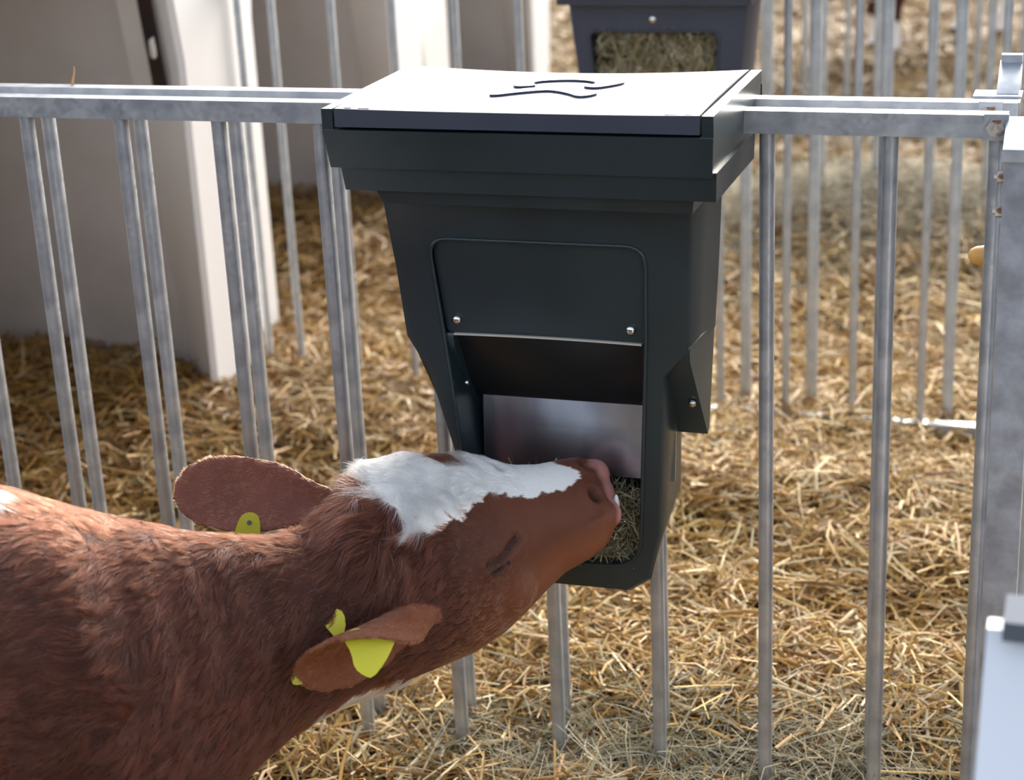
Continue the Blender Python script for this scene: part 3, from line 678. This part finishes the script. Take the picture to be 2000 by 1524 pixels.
# neck skin folds
fold = np.zeros(nvt)
sel = (s_ > 12.5) & ~isear
wv = np.sin(s_*5.2+1.6*vn(V, 7, 5)+an_*.8)*np.clip((s_-12.5)/2, 0, 1)*np.clip(1.2-np.abs(an_-1.0), 0, 1)
V += N*(.0022*wv*sel)[:, None]
V += N*(.0016*vn(V, 22, 9)*(s_ > 9.5))[:, None]
me.vertices.foreach_set('co', V.astype(np.float32).ravel()); me.update(); N = normals(); VX = px(V)
# coat colours
def inpoly(x, y, poly):
    r = np.zeros(len(x), bool); n = len(poly)
    for i in range(n):
        x1, y1 = poly[i]; x2, y2 = poly[(i+1) % n]
        with np.errstate(divide='ignore', invalid='ignore'): r ^= ((y1 > y) != (y2 > y)) & (x < (x2-x1)*(y-y1)/(y2-y1)+x1)
    return r
BZ = [(690, 968), (716, 945), (742, 955), (780, 982), (797, 1012), (796, 1046), (812, 1060), (826, 1036), (850, 1046), (880, 1020), (905, 1002), (914, 1018), (932, 988), (952, 957), (990, 951), (1040, 958), (1080, 949), (1124, 936), (1142, 925)]
bz = []
for p in BZ:
    k = near_vert(*p); bz.append((s_[k], an_[k]))
bz += [(2.3, -.25), (3.5, -.9), (5.0, -1.05), (6.2, -.9), (7.2, -.60), (8.3, -.58), (9.2, -.95), (10.0, -1.05), (10.75, -.6), (10.85, 0.0)]
wp = np.stack([s_, an_, 0*s_], -1)
def blaze(s, an, p): j = .10*vn(p, 60, 3)+.06*vn(p, 140, 4); return inpoly(s+j*1.2, an+j*.7, bz)
BROWN = np.array([.074, .0185, .0090]); FACE = np.array([.33, .115, .056]); WHITE = np.array([.94, .92, .88]); DARK = np.array([.10, .035, .022]); PINK = np.array([.52, .235, .20])
def coat(p, s, an, ear_):
    c = BROWN*(1+.18*vn(p, 9, 11)+.12*vn(p, 40, 12))[:, None]
    lower = np.clip((an-.9)/.9, 0, 1)
    fm = np.clip((9.5-s)/3.0, 0, 1)*np.clip(.35+.9*lower, 0, 1); c = c*(1-fm[:, None])+FACE*fm[:, None]
    c = np.where(ear_[:, None], FACE*np.array([.86, .80, .78]), c)
    wh = blaze(s, an, p) & ~ear_
    j = .06*vn(p, 45, 13)
    wh |= (s > 9.8+3*j) & (s < 13.6) & (np.abs(an) > 2.42+j) & ~ear_                     # throat stripe
    wh |= (s >= 13.6) & (s < 17.8) & (np.abs(an) > 2.62+j) & ~ear_
    wh |= (s > 20.05+2*j) & (s < 21.4) & (np.abs(an+.05) < .55+3*j)                    # patch on the withers
    wh |= (s > 21) & (np.abs(an) > 2.3+2*j)                                            # belly
    wh |= (p[:, 2] < .16+.2*j) & (p[:, 2] > .045)
    return np.where(wh[:, None], WHITE, c), wh
col, wh = coat(V, s_, an_, isear)
col = np.where(wh[:, None], col*.9, col*.75)
nosepad = np.clip((1.55-s_+.25*vn(V, 60, 8))/.5, 0, 1)*np.clip((2.1-np.abs(an_))/.5, 0, 1); col = col*(1-nosepad[:, None])+PINK*nosepad[:, None]
inner = isear & (earw == 1); col = np.where(inner[:, None], np.array([.20, .062, .042])*(1+.2*vn(V, 25, 6))[:, None], col)
for mk, c_ in ((eyeline, (.05, .022, .016)), (np.clip(nost*1.3, 0, 1), (.045, .016, .014)), (mouth*.7, (.16, .06, .045))): col = col*(1-mk[:, None])+np.array(c_)*mk[:, None]
hoof = (V[:, 2] < .045); col = np.where(hoof[:, None], np.array([.05, .042, .036]), col)
ca = me.color_attributes.new('Col', 'FLOAT_COLOR', 'POINT'); ca.data.foreach_set('color', np.concatenate([np.clip(col, 0, 1), np.ones((nvt, 1))], 1).astype(np.float32).ravel())
me.materials.clear(); me.materials.append(M['skin'])
CALF = empty('calf', (c0[0], c0[1], 0), 'brown and white calf with yellow ear tags eating from the big green feeder', 'calf', 'calves')
into(cb, CALF)

# fur: real strands rooted on the body
me.calc_loop_triangles(); nt_ = len(me.loop_triangles); TR = np.empty(nt_*3, np.int32); me.loop_triangles.foreach_get('vertices', TR); TR = TR.reshape(-1, 3)
A_, B_, C_ = V[TR[:, 0]], V[TR[:, 1]], V[TR[:, 2]]; area = np.linalg.norm(np.cross(B_-A_, C_-A_), axis=1)/2
tc_ = (A_+B_+C_)/3; tpx = px(tc_); inn = (tpx[:, 0] > -160) & (tpx[:, 0] < 2100) & (tpx[:, 1] < 1680); st = s_[TR[:, 0]]
tn = np.einsum('ij,ij->i', np.cross(B_-A_, C_-A_), CC-tc_)/(2*area*np.linalg.norm(CC-tc_, axis=1)+1e-12)
wt = area*np.where(inn & (tn > -.35), 1.0, .16)*np.where((st < 10.5) & inn, 1.5, 1.0)*np.where(tc_[:, 2] < .045, 0, 1)*np.where((nosepad[TR[:, 0]] > .5) | (eyeline[TR[:, 0]] > .3), 0, 1)
NH = 230000
ti = rng.choice(nt_, NH, p=wt/wt.sum()); r1, r2 = np.sqrt(rng.random(NH)), rng.random(NH)
ba = np.stack([1-r1, r1*(1-r2), r1*r2], -1)
root = np.einsum('ij,ijk->ik', ba, V[TR[ti]]); nrm = np.einsum('ij,ijk->ik', ba, N[TR[ti]]); nrm /= np.linalg.norm(nrm, axis=1)[:, None]+1e-9
hs_, han, hax, hve = spine(root); hear = isear[TR[ti]].any(1); hew = earw[TR[ti][:, 0]]
flow = hax+hve*np.clip(.35+.25*(hs_ > 12), 0, 1)[:, None]                        # towards the tail and downwards
flow = np.where(hear[:, None], np.where((hew == 0)[:, None], EN[3], EF[3]), flow)
swirl = np.stack([vn(root, 26, 21), vn(root, 26, 22), vn(root, 26, 23)], -1)
clump = np.stack([vn(root, 85, 31), vn(root, 85, 32), vn(root, 85, 33)], -1)
poll = np.exp(-((hs_-11.4)/1.3)**2)*np.clip(1.4-np.abs(han), 0, 1)
body_ = np.clip((hs_-9)/3, 0, 1)
hwh_col, hwh = coat(root, hs_, han, hear)
amp = .18+.40*body_+.7*poll+.35*(hwh & (hs_ < 12))
flow = flow+swirl*amp[:, None]*1.2+clump*amp[:, None]*.8+rng.normal(0, .10, (NH, 3))
flow -= nrm*np.einsum('ij,ij->i', flow, nrm)[:, None]; flow /= np.linalg.norm(flow, axis=1)[:, None]+1e-9
ln = np.interp(hs_, [1, 3, 6, 8.5, 10.5, 12.5, 16, 28], [.003, .005, .007, .010, .019, .022, .023, .022])
ln = np.where(hwh & (hs_ > 2.6) & (hs_ < 12), np.interp(hs_, [2.6, 5, 7, 12], [.008, .012, .024, .028]), ln)+.020*poll
ln = np.where(hear, .0075, ln)*rng.uniform(.6, 1.2, NH)*(1+.25*clump[:, 0])
eyem = eyeline[TR[ti][:, 0]]; ln = ln*(1-.6*np.clip(eyem, 0, 1))
lift = np.interp(hs_, [1, 6, 10, 13, 28], [.12, .16, .30, .28, .25])+.35*poll+np.where(hear, .15, 0)+.12*(hwh & (hs_ > 5) & (hs_ < 12))
lift = lift*rng.uniform(.5, 1.4, NH)
K = 5; T_ = np.linspace(0, 1, K); PT = np.zeros((NH, K, 3))
curl = np.cross(nrm, flow)*(rng.normal(0, .16, NH)+.5*poll*clump[:, 1]+.22*body_*clump[:, 2])[:, None]
for k, t in enumerate(T_):
    PT[:, k] = root-nrm*.0006+(flow*t*(1-.12*lift)[:, None]+nrm*(lift*(t-.62*t*t))[:, None]+curl*t*t)*ln[:, None]
gsel = rng.choice(NH, NH//26, replace=False); kg = KDTree(len(gsel))
for i, g0 in enumerate(gsel): kg.insert(root[g0], i)
kg.balance(); gi = np.array([gsel[kg.find(p)[1]] for p in root]); cl_ = np.where(hear, .2, np.where(hs_ < 8, .3, .62))*rng.uniform(.6, 1.1, NH)
for k, t in enumerate(T_): PT[:, k] += (PT[gi, -1]-PT[:, -1])*(cl_*t**1.6*(np.linalg.norm(root-root[gi], axis=1) < .016))[:, None]
gcol = rng.uniform(.55, 1.40, NH)[gi]
hc = hwh_col*(np.where(hwh, .55+.45*gcol, gcol))[:, None]*rng.uniform(.72, 1.22, (NH, 1))*(1+.22*clump[:, :1]*body_[:, None]); hc = np.where(hear[:, None] & (hew == 0)[:, None], hc*1.0, hc)
hc = np.clip(hc*(1-.8*eyem[:, None]), .004, .965)
sheen_flecks = (rng.random(NH) < .035) & (hs_ > 10.8) & (np.abs(han-.2) < 1.0) & ~hear; hc = np.where(sheen_flecks[:, None], np.array([.42, .37, .35]), hc)  # backlit sheen and dust flecks along the topline, painted as grey strands
hd = bpy.data.hair_curves.new('coat'); hd.add_curves([K]*NH)
hd.points.foreach_set('position', PT.astype(np.float32).ravel())
rad = np.tile(np.array([1, .95, .8, .55, .15]), (NH, 1))*np.where(hs_ < 9, .00017, .00021)[:, None]
hd.points.foreach_set('radius', rad.astype(np.float32).ravel())
at_ = hd.attributes.new('Col', 'FLOAT_COLOR', 'CURVE'); at_.data.foreach_set('color', np.concatenate([hc, np.ones((NH, 1))], 1).astype(np.float32).ravel())
hd.materials.append(M['hair'])
ho = bpy.data.objects.new('coat', hd); COL.objects.link(ho); into(ho, CALF); ho['kind'] = 'stuff'; ho['label'] = 'short brown coat with a white blaze'
# lashes along the closed near eye
k_ = [near_vert(*p) for p in EYE]; LP = []; lr = []
for i in range(45):
    u = rng.uniform(1.7, 3.9); a = int(u); p0 = V[k_[a]]*(1-u+a)+V[k_[min(a+1, 4)]]*(u-a); n0 = N[k_[a]]
    d0 = unit(n0*.5+vdir(.35, .85, .1)*rng.uniform(.7, 1.2)+rng.normal(0, .12, 3)); l0 = rng.uniform(.004, .008)
    LP.append([p0+n0*.001, p0+d0*l0*.5+n0*.001, p0+d0*l0+n0*.0005])
LP = np.array(LP); ld = bpy.data.hair_curves.new('eyelashes'); ld.add_curves([3]*len(LP)); ld.points.foreach_set('position', LP.astype(np.float32).ravel())
ld.points.foreach_set('radius', np.tile([.0003, .00025, .00008], len(LP)).astype(np.float32)); ld.materials.append(M['black'])
lo_ = bpy.data.objects.new('eyelashes', ld); COL.objects.link(lo_); into(lo_, CALF); lo_['label'] = 'dark lashes of the closed near eye'
# ear tags
def plate(name, pts, thick, m, parent, toward=None):
    pts = [np.array(p) for p in pts]; nr = unit(np.cross(pts[1]-pts[0], pts[-1]-pts[0])); n = len(pts)
    if nr@(CC-pts[0]) < 0: nr = -nr
    bm = bmesh.new(); A = [bm.verts.new(p) for p in pts]; B = [bm.verts.new(p-nr*thick) for p in pts]
    fa = bm.faces.new(A); fb = bm.faces.new(B[::-1])
    for i in range(n): bm.faces.new((A[i], A[(i+1) % n], B[(i+1) % n], B[i]))
    bmesh.ops.triangulate(bm, faces=[fa, fb])
    o = bm_obj(name, bm, m); return into(o, parent)
def pxpoly(pts, it, d): return [P(x, y, d(x, y)) for x, y in smooth2(pts, it)]
t1 = plate('ear_tag', pxpoly([(680, 1232), (700, 1226), (774, 1240), (768, 1262), (752, 1294), (728, 1325), (712, 1321), (692, 1306), (686, 1275), (670, 1248)], 1, lambda x, y: 2.106-(y-1226)*.0003), .0018, M['tag'], CALF)
t1['label'] = 'yellow tag plate hanging inside the near ear'
t2 = plate('ear_tag', pxpoly([(630, 1218), (638, 1196), (654, 1188), (672, 1196), (676, 1230), (660, 1252)], 1, lambda x, y: 2.165), .0018, M['tag'], CALF)
t2['label'] = 'yellow tag corner showing above the near ear'
t4 = plate('ear_tag', pxpoly([(566, 1300), (620, 1296), (632, 1330), (600, 1334), (575, 1340), (568, 1330)], 1, lambda x, y: 2.158), .0018, M['tag'], CALF)
t4['label'] = 'yellow tag corner showing under the near ear tip'
t3 = plate('ear_tag', pxpoly([(458, 1040), (466, 1016), (474, 1004), (490, 1000), (504, 1006), (508, 1022), (508, 1044), (512, 1085), (455, 1085)], 1, lambda x, y: 2.357), .0018, M['tag'], CALF)
t3['label'] = 'yellow tag on the far ear'
b = cyl('stud', .003, .0012, M['cap'], None, 12); b.matrix_world = Matrix.Translation(P(487, 1021, 2.3565)) @ Vector(-RC[2]).to_track_quat('Z', 'Y').to_matrix().to_4x4(); b.parent = t3; b.matrix_parent_inverse = Matrix.Translation(-Vector(CALF.location)) if False else Matrix()  # dark disc on the far tag, standing for its hole
# drool at the lips
k = near_vert(1196, 985)
v, f = blob(P(1204, 990, 2.437), (.0045, .0045, .018), n=8)
into(mesh_obj('drool', v, f, M['foam'], None, smooth=True), CALF)
# a stalk caught on the rear top rail
v = []; p0 = np.array(CC); f = []
for t, x, z in ((0, .030, .998), (.4, .034, 1.010), (.75, .037, 1.021), (1, .0375, 1.028)):
    w_ = .0026*(1-.6*t); v += [(x-w_, .085, z), (x, .0835, z), (x+w_, .085, z), (x, .0865, z)]
for i in range(3):
    for j in range(4): f.append((4*i+j, 4*i+(j+1) % 4, 4*i+4+(j+1) % 4, 4*i+4+j))
ss = mesh_obj('straw_stalk', v, f, mat('straw_stalk', (.60, .34, .12), .5), smooth=True); tag(ss, 'single straw stalk stuck upright on the rear top rail, far left', 'straw')
# distant calf of the same kind, far pen
C2 = empty('calf', (.55, 5.75, .08), 'distant blurred brown calf standing beyond the far fences', 'calf', 'calves')
b2 = cb.copy(); COL.objects.link(b2); b2.parent = C2
b2.matrix_parent_inverse = Matrix.Rotation(math.radians(200), 4, 'Z') @ Matrix.Translation(-Vector((c0[0]+BD[0]*.1, c0[1]+BD[1]*.1, 0)))
